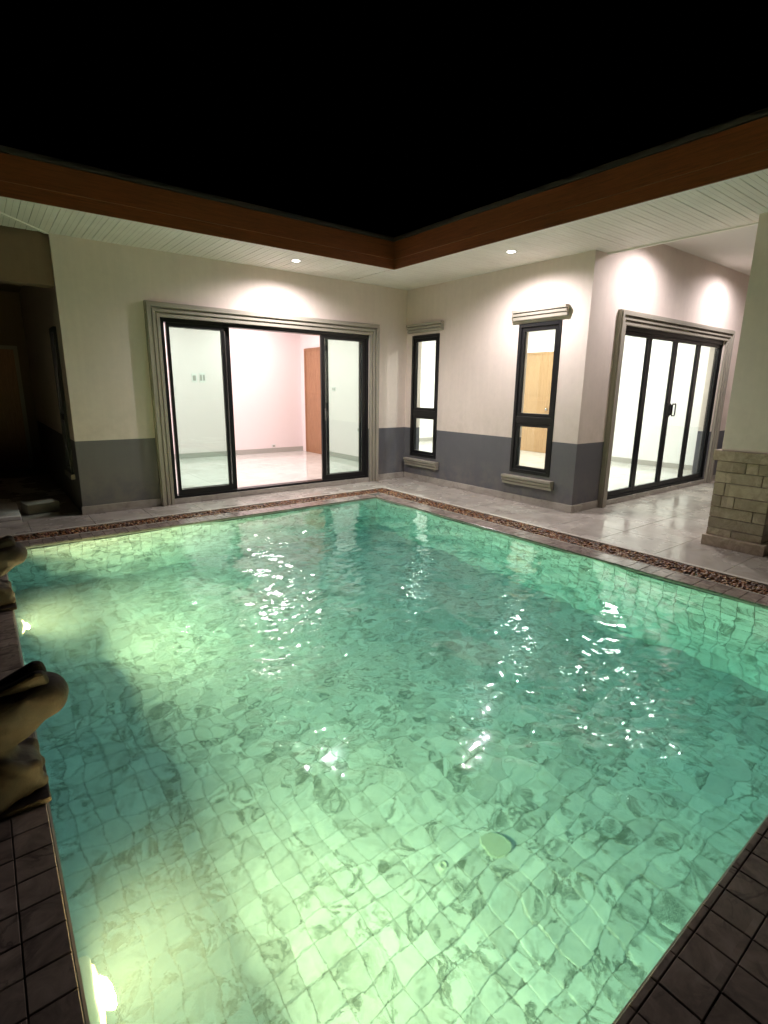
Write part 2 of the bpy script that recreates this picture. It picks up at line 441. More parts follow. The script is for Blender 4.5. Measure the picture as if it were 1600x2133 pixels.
f = [(j*nx+i, j*nx+i+1, (j+1)*nx+i+1, (j+1)*nx+i) for j in range(ny-1) for i in range(nx-1)]
nsurf = len(f)
ring = [i for i in range(nx)] + [j*nx+nx-1 for j in range(1, ny)] + [(ny-1)*nx+i for i in range(nx-2, -1, -1)] + [j*nx for j in range(ny-2, 0, -1)]
base = len(v); zb = DEP-.03
for r_ in ring: v.append((v[r_][0], v[r_][1], zb))
n_ = len(ring)
for i in range(n_): j = (i+1) % n_; f.append((ring[j], ring[i], base+i, base+j))
f.append(tuple(base+i for i in reversed(range(n_))))
me = bpy.data.meshes.new('water'); me.from_pydata(v, [], f)
me.polygons.foreach_set('use_smooth', [i < nsurf for i in range(len(f))])
water = tag(link('water', me, 'pool_water'), kind='structure')

# ------------------------------------------------------------------ underwater lamps in the left wall
for (y, lb) in ((-2.60, 'lit warm underwater lamp in the left pool wall, the farther one'),
                (-5.47, 'lit warm underwater lamp in the left pool wall, the nearest one')):
    z = -.50
    r_ = tag(empty('pool_light', (XL, y, z)), lb, 'pool light', 'underwater lamps along the left pool wall')
    MB().lathe([(.0, 0), (.135, 0), (.14, .012), (.135, .032), (.118, .040), (.112, .034), (.0, .030)], 36, axis='x').build('housing', 'white_plastic', r_, smooth=True)
    MB().lathe([(.108, .034), (.09, .048), (.05, .056), (.0, .058)], 36, axis='x').build('lens', 'pool_lens', r_, smooth=True)
    ld = bpy.data.lights.new('pool_spot', 'AREA'); ld.energy = E_POOL; ld.color = (1, .70, .29)
    ld.shape = 'DISK'; ld.size = .09; ld.spread = R(172)
    lo = bpy.data.objects.new('pool_spot', ld); COL.objects.link(lo); lo.parent = r_; lo.location = (.066, 0, 0)
    lo.rotation_euler = Vector((1, 0, .50)).to_track_quat('-Z', 'Y').to_euler()

# ------------------------------------------------------------------ coping
cop = MB()
cop.box(XL-.9, XL, YN-1.2, YB+.2, -.030, -.012); cop.box(XR, XR+.2, YN-1.2, YB+.2, -.030, -.012)
cop.box(XL, XR, YN-1.2, YN, -.030, -.012); cop.box(XL, XR, YB, YB+.2, -.030, -.012)
coping = tag(cop.build('pool_coping', 'grout'), kind='structure')
CT = {}
def coping_tile(cx, cy, w, h, stuff=None):
    key = (round(w, 4), round(h, 4))
    if key not in CT:
        me, vv, ff = tile_mesh(w-.003, h-.003, .014, .002, 'coping_tile'); me.materials.append(M['coping_marble']); CT[key] = (me, vv, ff)
    z = .002+random.gauss(0, .0007)
    o = bpy.data.objects.new('coping_tile', CT[key][0]); COL.objects.link(o); o.parent = coping
    o.location = (cx, cy, z); o.rotation_euler = (random.gauss(0, .003), random.gauss(0, .003), random.gauss(0, .002))
CW = .2
for j in range(NY+1): coping_tile(XR+CW/2-.004, YN+(j+.5)*py_ if j < NY else YB+.05, CW+.008, py_)      # right side
for i in range(NX): coping_tile(XL+(i+.5)*px_, YB+CW/2-.004, px_, CW+.008)                             # far side
ncp = 0
rest = MB()
def maybe(cx, cy, w, h):
    global ncp
    if in_view((cx, cy, 0), .04) and ncp < 200: coping_tile(cx, cy, w, h); ncp += 1
    else: rest.box(cx-w/2+.002, cx+w/2-.002, cy-h/2+.002, cy+h/2-.002, -.0115, .002)
for r_ in range(8):                                                                                   # left side
    for j in range(-8, NY+1):
        if r_ == 0 and j < 0: pass
        maybe(XL-.002-(r_+.5)*P, YN+(j+.5)*py_, P, py_)
for i in range(NX+1): maybe(XL+(i+.5)*px_, YN-.010, px_, .022)                                          # narrow edge trims
for r_ in range(7):                                                                                   # near side squares
    for i in range(NX+2): maybe(XL+(i+.5)*px_, YN-.021-(r_+.5)*P, px_, P)
rest.v and tag(rest.build('coping_tiling', 'coping_marble', coping), kind='stuff')

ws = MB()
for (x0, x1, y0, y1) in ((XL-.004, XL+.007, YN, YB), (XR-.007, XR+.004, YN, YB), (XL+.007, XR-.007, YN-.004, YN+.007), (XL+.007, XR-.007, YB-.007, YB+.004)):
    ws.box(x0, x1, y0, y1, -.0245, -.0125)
ws.build('edge_glint_strip', 'kerb_stone', coping)  # added pale strip standing in for the lamp-lit tile edge at the waterline
# ------------------------------------------------------------------ pebble channel and kerbs round two sides
GX0, GX1 = XR+CW+.015, -.925       # right side, in x
GY0, GY1 = YB+CW+.015, -.615       # far side, in y
kb = MB()
kb.box(GX1, GX1+.045, -9, GY1, -.06, .006); kb.box(XL-.9, GX1+.045, GY1, GY1+.045, -.06, .006)
tag(kb.build('kerb', 'kerb_stone', bev=.003), kind='structure')
kb = MB()
kb.box(XR+CW+.001, GX0, -9, GY0, -.06, .004); kb.box(XL-.9, XR+CW+.001, YB+CW+.001, GY0, -.06, .004)
tag(kb.build('kerb', 'kerb_stone', bev=.002), kind='structure')
MB_g = MB(); MB_g.box(GX0, GX1, -9, GY0, -.06, -.022).box(XL-.9, GX1, GY0, GY1, -.06, -.022)
tag(MB_g.build('channel_bed', 'bedding'), kind='structure')
ico = bmesh.new(); bmesh.ops.create_icosphere(ico, subdivisions=1, radius=1)
iv = np.array([v_.co[:] for v_ in ico.verts]); ifc = np.array([[v_.index for v_ in f_.verts] for f_ in ico.faces]); ico.free()
pts = []
def scatter(x0, x1, y0, y1, n):
    for _ in range(n):
        pts.append((random.uniform(x0+.008, x1-.008), random.uniform(y0+.008, y1-.008)))
scatter(GX0, GX1, -7.2, GY0, 5600); scatter(XL-.6, GX1, GY0, GY1, 4700)
n = len(pts); pts = np.array(pts)
rad = rng.uniform(.010, .021, n); ang = rng.random(n)*6.283
sc = np.stack([rad*rng.uniform(.9, 1.4, n), rad, rad*rng.uniform(.45, .75, n)], 1)
L = iv[None]*sc[:, None, :]
L += iv[None]*rng.normal(0, .0012, (n, len(iv), 1))
ca, sa = np.cos(ang)[:, None], np.sin(ang)[:, None]
tl = rng.normal(0, .35, n)[:, None]
x_, y_, z_ = L[..., 0], L[..., 1], L[..., 2]
z2, x2 = z_*np.cos(tl)+x_*np.sin(tl), x_*np.cos(tl)-z_*np.sin(tl)
VV = np.stack([x2*ca-y_*sa+pts[:, :1], x2*sa+y_*ca+pts[:, 1:], z2+rng.uniform(-.022, -.004, n)[:, None]], 2).reshape(-1, 3)
FF = (ifc[None]+(np.arange(n)*len(iv))[:, None, None]).reshape(-1, 3)
me = bpy.data.meshes.new('pebbles'); me.vertices.add(len(VV)); me.vertices.foreach_set('co', VV.ravel())
me.loops.add(FF.size); me.loops.foreach_set('vertex_index', FF.ravel().astype(np.int32))
me.polygons.add(len(FF)); me.polygons.foreach_set('loop_start', np.arange(0, FF.size, 3, dtype=np.int32))
me.polygons.foreach_set('use_smooth', np.ones(len(FF), bool)); me.update(); me.validate()
tag(link('pebbles', me, 'pebble'), 'red brown pebbles filling the channel between pool coping and terrace', 'pebbles', kind='stuff')

# ------------------------------------------------------------------ terrace
tb = MB()
tb.box(XL-.9, 0-.001, GY1+.045, .0, -.06, -.012); tb.box(GX1+.045, 0-.001, -9, GY1+.045, -.06, -.012)
tb.box(-.001, 5.4, -9, YF, -.06, -.012); tb.box(-8, A, .0, 5, -.06, -.012); tb.box(-8, XL-.9, -9, .0, -.06, -.012)
terr = tag(tb.build('terrace', 'grout'), kind='structure')
def deck_tile(x0, x1, y0, y1, mat='deck_tile', par=None, name='floor_tile', top=0.0):
    w, h = x1-x0, y1-y0; key = ('d', round(w, 3), round(h, 3), mat)
    if key not in CT:
        me, _, _ = tile_mesh(w-.003, h-.003, .012, .0015, name); me.materials.append(M[mat]); CT[key] = me
    o = bpy.data.objects.new(name, CT[key]); COL.objects.link(o); o.parent = par or terr; o.location = ((x0+x1)/2, (y0+y1)/2, top+random.gauss(0, .0003))
x = GX1+.045
edges_x = [x, -.28, 0]
yy = 0
# far strip
xs_ = list(np.arange(A+.04-.6*3, -.6, .6)); 
for i in range(len(xs_)): deck_tile(xs_[i], xs_[i]+.6, GY1+.045, 0)
xe = xs_[-1]+.6
deck_tile(xe, 0, GY1+.045, 0) if xe < -.05 else None
# right strip and porch
ys_ = list(np.arange(GY1+.045, -8.4, -.6))
for y in ys_:
    deck_tile(GX1+.045, -.28, y-.6, y); deck_tile(-.28, 0 if y-.6 > YF else .32, y-.6, y)
    if y-.6 <= YF+.01:
        y1 = min(y, YF)
        for k in range(8): deck_tile(.32+.6*k, .92+.6*k, y-.6, y1)
        if y > YF: deck_tile(0, .32, y-.6, y1) if False else None
for i in range(3):
    for k in range(6): deck_tile(A-.6*(i+1), A-.6*i, .0+.6*k, .6+.6*k)

# ------------------------------------------------------------------ the house
house = tag(empty('house', (0, 0, 0)), 'single-storey cream house with grey dado and brown fascia wrapping two sides of the pool', 'house')
def wall_boxes(mb, axis, a0, a1, t0, t1, z0, z1, holes=()):
    """wall along axis ('x' or 'y') from a0 to a1, between t0 and t1, with rectangular holes (s0, s1, h0, h1)"""
    cuts = sorted({a0, a1, *[min(max(h[0], a0), a1) for h in holes], *[min(max(h[1], a0), a1) for h in holes]})
    for s0, s1 in zip(cuts, cuts[1:]):
        mid = (s0+s1)/2; spans = [(z0, z1)]
        for h in holes:
            if h[0] < mid < h[1]:
                new = []
                for u0, u1 in spans:
                    if h[3] <= u0 or h[2] >= u1: new.append((u0, u1)); continue
                    if h[2] > u0: new.append((u0, h[2]))
                    if h[3] < u1: new.append((h[3], u1))
                spans = new
        for u0, u1 in spans:
            if axis == 'x': mb.box(s0, s1, t0, t1, u0, u1)
            else: mb.box(t0, t1, s0, s1, u0, u1)
HL = [(-3.90, -.76, .07, 2.32)]                    # sliding door
HR = [(-.80, -.16, .41, 2.345), (-2.955, -2.31, .41, 2.345)]
HF = [(.77, 3.90, .07, 2.32)]
HRet = [(.38, .80, .44, 2.16)]
for (ax, a0, a1, t0, t1, holes, ztop) in (('x', A, 0, 0, TH, HL, H+.1), ('y', YF, 0, 0, TH, HR, H+.1),
                                    ('x', TH, 5.0, YF, YF+TH, HF, 3.5), ('y', TH, 5.0, A, A+TH, HRet, H+.1)):
    m = MB(); wall_boxes(m, ax, a0, a1, t0, t1, DADO, ztop, holes); m.build('wall', 'cream_paint', house)
    m = MB(); wall_boxes(m, ax, a0, a1, t0, t1, -.05, DADO, holes); m.build('dado', 'grey_paint', house)
# stone skirting outside
b = .014
MB().box(A-b, -4.06, -b, 0, .0, .10).build('skirting', 'deck_tile', house, .003)
MB().box(-.57, -b, -b, 0, .0, .10).build('skirting', 'deck_tile', house, .003)
MB().box(-b, 0, YF-b, 0-b, .0, .10).build('skirting', 'deck_tile', house, .003)
MB().box(0, .60, YF-b, YF, .0, .10).build('skirting', 'deck_tile', house, .003)
MB().box(4.10, 5.0, YF-b, YF, .0, .10).build('skirting', 'deck_tile', house, .003)

# stepped moulding round a door: profile (offset from opening, projection) swept up, across and down
PROF = [(0, .0), (0, .035), (.035, .035), (.038, .02), (.052, .02), (.055, .05), (.085, .05), (.088, .032), (.105, .032), (.108, .068), (.150, .068), (.153, .05), (.165, .05), (.165, .0)]
def door_surround(x0, x1, ztop, y, name='door_surround'):
    m = MB(); n = len(PROF); path = []
    for (px, pz, dx, dz) in ((x0, 0.0, -1, 0), (x0, ztop, -1, 1), (x1, ztop, 1, 1), (x1, 0.0, 1, 0)):
        path.append([(px+dx*o, y-pr-.001*0, pz+dz*o) for o, pr in PROF])
    for k in range(3):
        o = len(m.v); m.v += path[k]+path[k+1]
        for i in range(n): j = (i+1) % n; m.f.append((o+i, o+j, o+n+j, o+n+i))
    m.poly(path[0]); m.poly(list(reversed(path[3])))
    return m.build(name, 'moulding_stone', house)
door_surround(-3.90, -.76, 2.32, 0); door_surround(.77, 3.93, 2.32, YF)

def stack_moulding(y0, y1, z0, z1, par, name):
    """three stepped fillets above or below a window on the x = 0 wall"""
    m = MB(); h = (z1-z0)
    pr = [(0, 0), (-.045, 0), (-.05, .28*h), (-.035, .30*h), (-.035, .36*h), (-.062, .38*h), (-.066, .62*h), (-.045, .64*h), (-.045, .70*h), (-.078, .72*h), (-.078, h), (0, h)]
    m.prism([(x, y0, z0+z) for x, z in pr], (0, y1-y0, 0)); m.build(name, 'moulding_stone', par, .002)

def frame_rect(mb, axis, a0, a1, z0, z1, t0, t1, w, wt=None, wb=None):
    wt = wt or w; wb = wb or w
    def B(s0, s1, u0, u1):
        if axis == 'x': mb.box(s0, s1, t0, t1, u0, u1)
        else: mb.box(t0, t1, s0, s1, u0, u1)
    B(a0, a0+w, z0, z1); B(a1-w, a1, z0, z1); B(a0+w, a1-w, z1-wt, z1); B(a0+w, a1-w, z0, z0+wb)
def narrow_window(y0, y1, z0, z1):
    w = empty('window', (0, (y0+y1)/2, z0), house)
    w.location = (0, 0, 0)
    m = MB(); frame_rect(m, 'y', y0, y1, z0, z1, -.012, .07, .045); m.build('frame', 'black_alu', w, .003)
    m = MB(); m.box(-.006, .064, y0+.045, y1-.045, 1.085, 1.165); m.build('transom', 'black_alu', w, .003)
    for (a, b_) in ((z0+.045, 1.085), (1.165, z1-.045)):
        m = MB(); frame_rect(m, 'y', y0+.047, y1-.047, a+.002, b_-.002, .004, .05, .042, .05, .045); m.build('sash', 'black_alu', w, .003)
        MB().box(.024, .030, y0+.085, y1-.085, a+.04, b_-.045).build('pane', 'window_glass', w)
    stack_moulding(y0-.085, y1+.085, 2.39, 2.515, w, 'head_moulding'); stack_moulding(y0-.075, y1+.09, .24, .365, w, 'sill')
    return w
for h_ in HR: narrow_window(*h_)
# window in the side return, seen edge on
w = empty('window', (0, 0, 0), house)
m = MB(); frame_rect(m, 'y', .38, .80, .44, 2.16, A-.03, A+.07, .05); m.box(A-.02, A+.06, .43, .75, 1.08, 1.16); m.build('frame', 'black_alu', w, .003)
MB().box(A+.010, A+.016, .42, .76, .48, 2.12).build('pane', 'window_glass', w)
MB().box(A-.05, A, .33, .85, .38, .44).build('sill', 'moulding_stone', w, .003)

# sliding door in the long wall, both leaves pushed open to the sides
sd = empty('sliding_door', (0, 0, 0), house)
m = MB(); frame_rect(m, 'x', -3.90, -.76, .07, 2.32, .015, .155, .052, .05, .03); m.build('frame', 'black_alu', sd, .002)
m = MB(); m.box(-3.9, -.76, -.012, .19, .0, .07); m.build('threshold', 'deck_tile', sd, .004)
def leaf(x0, x1, y0, par, z0=.10, z1=2.27, w=.06, wt=.05, wb=.075, wl=None):
    wl = wl or w
    m = MB(); m.box(x0, x0+wl, y0, y0+.038, z0, z1); m.box(x1-w, x1, y0, y0+.038, z0, z1); m.box(x0+wl, x1-w, y0, y0+.038, z1-wt, z1); m.box(x0+wl, x1-w, y0, y0+.038, z0, z0+wb); m.build('leaf_frame', 'black_alu', par, .002)
    MB().box(x0+wl-.005, x1-w+.005, y0+.016, y0+.022, z0+wb-.005, z1-wt+.005).build('pane', 'window_glass', par)
leaf(-3.818, -3.09, .030, sd, w=.038, wl=.036); leaf(-3.80, -2.99, .100, sd, w=.058, wl=.034)
leaf(-1.62, -.812, .030, sd, wl=.06); leaf(-1.50, -.806, .100, sd, wl=.045)
MB().box(-1.582, -1.562, .006, .030, 1.02, 1.20).build('pull_handle', 'steel', sd, .003)

# folding door on the porch
fd = empty('folding_door', (0, 0, 0), house)
m = MB(); frame_rect(m, 'x', .77, 3.93, .07, 2.32, YF+.015, YF+.12, .04, .06, .03); m.build('frame', 'black_alu', fd, .002)
MB().box(.77, 3.93, YF-.012, YF+.19, .0, .07).build('threshold', 'deck_tile', fd, .004)
xs4 = [.81, 1.482, 2.262, 3.018, 3.89]
xs4 = [.81, 1.47, 2.25, 3.03, 3.81]; xs4 = [.81, 1.58, 2.35, 3.12, 3.89]
for k in range(4): leaf(xs4[k]+.002, xs4[k+1]-.002, YF+.04, fd, .10, 2.26, .048, .05, .07)
for sx in (-1, 1):
    x0 = xs4[2]+sx*.03; m = MB()
    for z_ in (1.175, 1.325): m.box(x0-.009, x0+.009, YF-.03, YF+.04, z_-.009, z_+.009)
    x1_ = x0+sx*.10
    m = MB(); a_, b_ = min(x0, x1_), max(x0, x1_)
    for z_ in (1.165, 1.335): m.box(a_, b_, YF-.012, YF+.002, z_-.009, z_+.009)
    m.box(x1_-.009, x1_+.009, YF-.012, YF+.002, 1.174, 1.326); m.box(x0-.009, x0+.009, YF-.012, YF+.04, 1.174, 1.326)
    m.build('pull_handle', 'black_alu', fd, .002)

# ------------------------------------------------------------------ eaves: soffit boards, fascia, roof
EX, EY = -1.149, -1.092       # eave edges: right wing at x = EX, long wall at y = EY
XO = .25                      # inner edge of the right soffit beyond the wall
SOF = {}
t = NT('soffit_board'); t.bsdf((.74, .73, .66), .55, .35)
sx_ = t.n('ShaderNodeSeparateXYZ'); t.l(t.obj(), sx_.inputs[0])
dash = t.math('LESS_THAN', t.math('FRACT', t.math('MULTIPLY', sx_.outputs[0], 42.0)), .55)
mid = t.math('LESS_THAN', t.math('ABSOLUTE', sx_.outputs[1]), .0014)
hole = t.math('MULTIPLY', dash, mid)
n = t.noise(t.pos(), 3.0, 4, .6)
cl = t.ramp(n.outputs[0], [(.3, (.80, .765, .71)), (.7, (.86, .83, .78))])
t.color(t.mix(t.math('MULTIPLY', hole, .75), cl, (.10, .10, .08))); M['soffit_board'] = t.m
def board(par, cx, cy, length, along, pitch=.1, off=0):
    key = (round(length, 3), round(pitch, 3))
    if key not in SOF:
        h, a = .0095, length/2; w2 = pitch/2-.0013
        m = MB(); m.prism([(-a, -w2, .004), (-a, -w2+.003, 0), (-a, w2-.003, 0), (-a, w2, .004), (-a, w2, h), (-a, -w2, h)], (length, 0, 0))
        me = m.mesh('soffit_board'); me.materials.append(M['soffit_board']); SOF[key] = me
    o = bpy.data.objects.new('soffit_board', SOF[key]); COL.objects.link(o); o.parent = par
    o.location = (cx, cy, H+random.gauss(0, .0007)); o.rotation_euler = (0, 0, R(90) if along == 'y' else 0)
m = MB(); m.box(-8, EX+.02, EY+.02, 0, H+.0105, H+.03); m.box(-8, A-.001, 0, .05, H+.0105, H+.03)
sof1 = m.build('soffit', 'dark_wall', house)
m = MB(); m.box(EX+.02, XO, -9, EY, H+.0105, H+.03); m.box(EX+.02, XO, EY, 0, H+.0105, H+.03)
sof2 = m.build('soffit', 'dark_wall', house)
k = 0; x = EX-.05
while x > -6.3:
    board(sof1, x, (EY+.02)/2, -EY-.02, 'y'); x -= .1
y = -.05
while y > -8.2:
    if y > YF-.0: board(sof2, (EX+.02)/2, y, -EX-.02, 'x')
    else: board(sof2, (EX+.02+XO)/2, y, XO-EX-.02, 'x')
    y -= .1
# trims: mitre strip at the left corner, edge strip towards the porch
m = MB()
d_ = Vector((A+.0-(-5.384-.5), .0-(-.62-.7), 0)); 
m.prism([(-5.90, -1.10, H-.012), (-5.86, -1.10, H-.012), (A+.0, -.002, H-.012), (A-.045, -.002, H-.012)], (0, 0, .012)); m.build('soffit_trim', 'soffit_white', house)
MB().box(XO-.02, XO+.02, -9, YF, H-.014, H+.32).build('soffit_trim', 'soffit_white', house, .002)
MB().box(EX+.02, EX+.055, -9, EY+.02, H-.010, H-.0005).build('edge_trim', 'soffit_white', house)
MB().box(-8, EX+.055, EY+.02, EY+.055, H-.010, H-.0005).build('edge_trim', 'soffit_white', house)
# fascia: a narrow lower board and a taller upper board standing proud of it
MB().box(EX, EX+.018, -9, EY+.018, H-.014, H+.11).build('fascia_board', 'fascia_wood_y', house, .002)
MB().box(EX-.022, EX+.012, -9, EY-.0, H+.102, H+.315).build('fascia_board', 'fascia_wood_y', house, .003)
MB().box(-8, EX, EY, EY+.018, H-.014, H+.11).build('fascia_board', 'fascia_wood_x', house, .002)
MB().box(-8, EX-.022, EY-.022, EY+.012, H+.102, H+.315).build('fascia_board', 'fascia_wood_x', house, .003)
# roof deck and the tile noses that show as a faint ragged line above the fascia
rf = MB()
sl = math.tan(R(14)); z0 = H+.33
rf.prism([(EX-.02, -9, z0), (5.5, -9, z0+(5.5-EX)*sl), (5.5, -9, z0+(5.5-EX)*sl+.04), (EX-.02, -9, z0+.04)], (0, 9+EY, 0))
rf.prism([(EX-.02, EY, z0), (5.5, EY, z0+(5.5-EX)*sl), (5.5, EY+6.6, z0+(5.5-EX)*sl), (EX-.02, EY, z0+.001)], (0, 0, .04))
rf.prism([(-8, EY-.02, z0), (-8, 5.5, z0+(5.5-EY)*sl), (-8, 5.5, z0+(5.5-EY)*sl+.04), (-8, EY-.02, z0+.04)], (8+EX, 0, 0))
rf.prism([(EX, EY-.0, z0), (5.5, 5.5, z0+(5.5-EY)*sl), (EX, 5.5, z0+(5.5-EY)*sl)], (0, 0, .04))
roof = rf.build('roof', 'roof_tile', house)
def nose(loc, rot):
    if 'nose' not in SOF:
        m = MB(); n = 7; o1 = []; 
        out = [(-.15+.30*i/n, 0, .012+.022*math.sin(math.pi*i/n)) for i in range(n+1)] + [(.15, 0, -.004), (-.15, 0, -.004)]
        m.prism(out, (0, .42, .42*sl)); SOF['nose'] = m.mesh('roof_tile'); SOF['nose'].materials.append(M['roof_tile'])
    o = bpy.data.objects.new('roof_tile', SOF['nose']); COL.objects.link(o); o.parent = roof; o.location = loc; o.rotation_euler = (0, 0, rot)
y = EY-.1
while y > -8.3: nose((EX-.045, y, z0-.012+random.gauss(0, .002)), R(-90)); y -= .3
x = EX-.1
while x > -7.6: nose((x, EY-.045, z0-.012+random.gauss(0, .002)), 0); x -= .3

# porch ceiling and the far porch wall
MB().box(XO+.02, 5.0, -9, YF, 3.368, 3.42).build('porch_ceiling', 'porch_ceiling', house)
m = MB(); wall_boxes(m, 'y', -9, YF-.0, 5.0, 5.2, DADO, 3.42); m.build('wall', 'cream_paint', house)
m = MB(); wall_boxes(m, 'y', -9, YF-.0, 5.0, 5.2, -.05, DADO); m.build('dado', 'grey_paint', house)
# beam over the side passage, its back wall and the dark wall across it
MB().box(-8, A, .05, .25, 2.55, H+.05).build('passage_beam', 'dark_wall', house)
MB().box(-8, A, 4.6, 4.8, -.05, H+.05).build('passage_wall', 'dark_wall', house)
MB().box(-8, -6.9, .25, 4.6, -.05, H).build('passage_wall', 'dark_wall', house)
pd_ = tag(empty('wooden_door', (-5.6, 4.6, 0)), 'dark brown timber door at the end of the unlit side passage', 'door')
MB().box(-.45, .45, -.03, 0, 0, 2.1).build('door_panel', 'door_wood', pd_, .004)
m = MB(); m.box(-.51, -.452, -.045, 0, 0, 2.16); m.box(.452, .51, -.045, 0, 0, 2.16); m.box(-.452, .452, -.045, 0, 2.102, 2.16); m.build('door_frame', 'moulding_stone', pd_, .003)
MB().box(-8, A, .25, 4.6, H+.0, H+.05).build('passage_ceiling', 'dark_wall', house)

# ------------------------------------------------------------------ soffit downlights
def downlight(x, y, z, energy, label, vis=True):
    r_ = tag(empty('downlight', (x, y, z)), label, 'downlight', 'recessed downlights in the eaves and porch')
    MB().lathe([(.046, -.002), (.062, -.006), (.070, -.002), (.070, .0), (.046, .0)], 28).build('ring', 'white_plastic', r_, smooth=True)
    MB().lathe([(.0, -.003), (.030, -.004), (.046, -.0025)], 24).build('lens', 'downlight_lens', r_, smooth=True)
    ld = bpy.data.lights.new('downlight_lamp', 'SPOT'); ld.energy = energy; ld.color = (1, .92, .93)
    ld.spot_size = R(164); ld.spot_blend = .85; ld.shadow_soft_size = .02
    lo = bpy.data.objects.new('downlight_lamp', ld); COL.objects.link(lo); lo.parent = r_; lo.location = (0, 0, -.03)
downlight(-2.353, -.62, H, E_DOWN, 'lit recessed downlight in the left soffit above the sliding door')
downlight(-.659, -2.645, H, E_DOWN, 'lit recessed downlight in the right soffit above the second narrow window')
downlight(.98, -3.90, 3.366, E_PORCH, 'lit recessed downlight in the porch ceiling over the left half of the folding door')
downlight(3.37, -3.90, 3.366, E_PORCH, 'lit recessed downlight in the porch ceiling over the right half of the folding door')

# ------------------------------------------------------------------ rooms
ZI = .09
fl = MB(); fl.box(A+TH, .1, TH, 3.8, -.05, ZI-.012); fl.box(.2, 4.6, YF+TH, 4.0, -.05, ZI-.012)
rfl = tag(fl.build('room_floor', 'grout'), kind='structure')
def room_tiles(x0, x1, y0, y1):
    nx_, ny_ = max(1, round((x1-x0)/.8)), max(1, round((y1-y0)/.8))
    for i in range(nx_):
        for j in range(ny_):
            deck_tile(x0+(x1-x0)*i/nx_, x0+(x1-x0)*(i+1)/nx_, y0+(y1-y0)*j/ny_, y0+(y1-y0)*(j+1)/ny_, 'room_tile', rfl, 'floor_tile', ZI)
room_tiles(A+TH, .1, TH, 3.8); room_tiles(.2, 4.6, YF+TH, 4.0)
rw = MB()
rw.box(A+TH, .1, 3.8, 3.9, 0, 3.0).box(.1, .2, TH, 4.0, 0, 3.0)
rw.box(A+TH-.001, A+TH+.01, TH, 3.8, 0, .44).box(A+TH-.001, A+TH+.01, TH, 3.8, 2.16, 3.0).box(A+TH-.001, A+TH+.01, .80, 3.8, .44, 2.16)
tag(rw.build('room_wall', 'room_pink'), kind='structure')
rw = MB(); rw.box(.2, 4.6, 4.0, 4.1, 0, 3.0).box(4.6, 4.7, YF+TH, 4.0, 0, 3.0)
tag(rw.build('room_wall', 'room_white'), kind='structure')
tag(MB().box(A+TH, .1, TH, 3.9, 2.95, 3.05).box(.2, 4.7, YF+TH, 4.1, 2.95, 3.05).build('room_ceiling', 'room_white'), kind='structure')
sk = MB(); s_ = .012; zt = ZI+.10
sk.box(A+TH, .1, 3.8-s_, 3.8, ZI, zt); sk.box(.1-s_, .1, TH, 2.66, ZI, zt); sk.box(4.6-s_, 4.6, YF+TH, .30, ZI, zt)
sk.box(4.6-s_, 4.6, 1.25, 4.0, ZI, zt); sk.box(.2, 4.6, 4.0-s_, 4.0, ZI, zt)
tag(sk.build('room_skirting', 'skirting'), kind='structure')

def room_door(x, y0, y1, top, wmat, label, knob_y):
    d = tag(empty('wooden_door', (x, (y0+y1)/2, ZI)), label, 'door')
    cy = (y0+y1)/2; a, b_ = y0-cy, y1-cy; h = top-ZI
    m = MB(); m.box(-.03, 0, a, a+.045, 0, h); m.box(-.03, 0, b_-.045, b_, 0, h); m.box(-.03, 0, a+.045, b_-.045, h-.045, h); m.build('door_frame', wmat, d, .003)
    m = MB(); m.box(-.018, 0, a+.045, b_-.045, .004, h-.045); m.build('door_panel', wmat, d)
    m = MB(); zz = h*.55
    for z0_, z1_ in ((.12, zz-.05), (zz+.05, h-.2)):
        m.box(-.024, -.018, a+.14, b_-.14, z0_, z1_)
    m.build('raised_panel', wmat, d, .004)
    k = MB(); k.lathe([(0, -.07), (.022, -.068), (.03, -.05), (.022, -.035), (.010, -.03), (.010, -.018)], 16, (0, knob_y-cy, 1.0), 'x'); k.build('knob', 'steel', d, smooth=True)
room_door(.1, 2.66, 3.60, 2.34, 'door_wood', 'closed red-brown wooden door beside the back corner of the room with the sliding door', 2.78)
room_door(4.6, .30, 1.25, 2.36, 'door_wood_pale', 'closed light brown wooden door seen through the second narrow window', .42)
def plate(loc, size, axis, label, name='wall_switch', n=2):
    r_ = tag(empty(name, loc), label, 'switch' if name == 'wall_switch' else 'outlet')
    w, h = size
    if axis == 'y':
        MB().box(-w/2, w/2, -.010, 0, -h/2, h/2).build('plate', 'white_plastic', r_, .002)
        for k in range(n): MB().box(-w/2+w*(k+.2)/n, -w/2+w*(k+.8)/n, -.014, -.010, -h*.3, h*.3).build('rocker', 'skirting', r_)
    else:
        MB().box(-.010, 0, -w/2, w/2, -h/2, h/2).build('plate', 'white_plastic', r_, .002)
        for k in range(n): MB().box(-.014, -.010, -w/2+w*(k+.2)/n, -w/2+w*(k+.8)/n, -h*.3, h*.3).build('rocker', 'skirting', r_)
plate((-2.29, 3.8, 1.67), (.10, .17), 'y', 'left one of two small white wall plates on the back wall behind the left glass', n=1)
plate((-2.13, 3.8, 1.68), (.12, .19), 'y', 'right one of two white wall plates on the back wall behind the left glass', n=2)
plate((-.632, 3.8, .235), (.09, .07), 'y', 'low power outlet just above the skirting of the pink wall', 'wall_outlet', 1)
plate((.1, 2.42, 1.49), (.12, .08), 'x', 'light switch on the side wall right of the red-brown door', n=2)
plate((.1, 1.50, .72), (.12, .08), 'x', 'power outlet low on the side wall behind the right glass', 'wall_outlet', 2)
plate((4.6, .08, .45), (.12, .08), 'x', 'power outlet right of the light brown door', 'wall_outlet', 2)
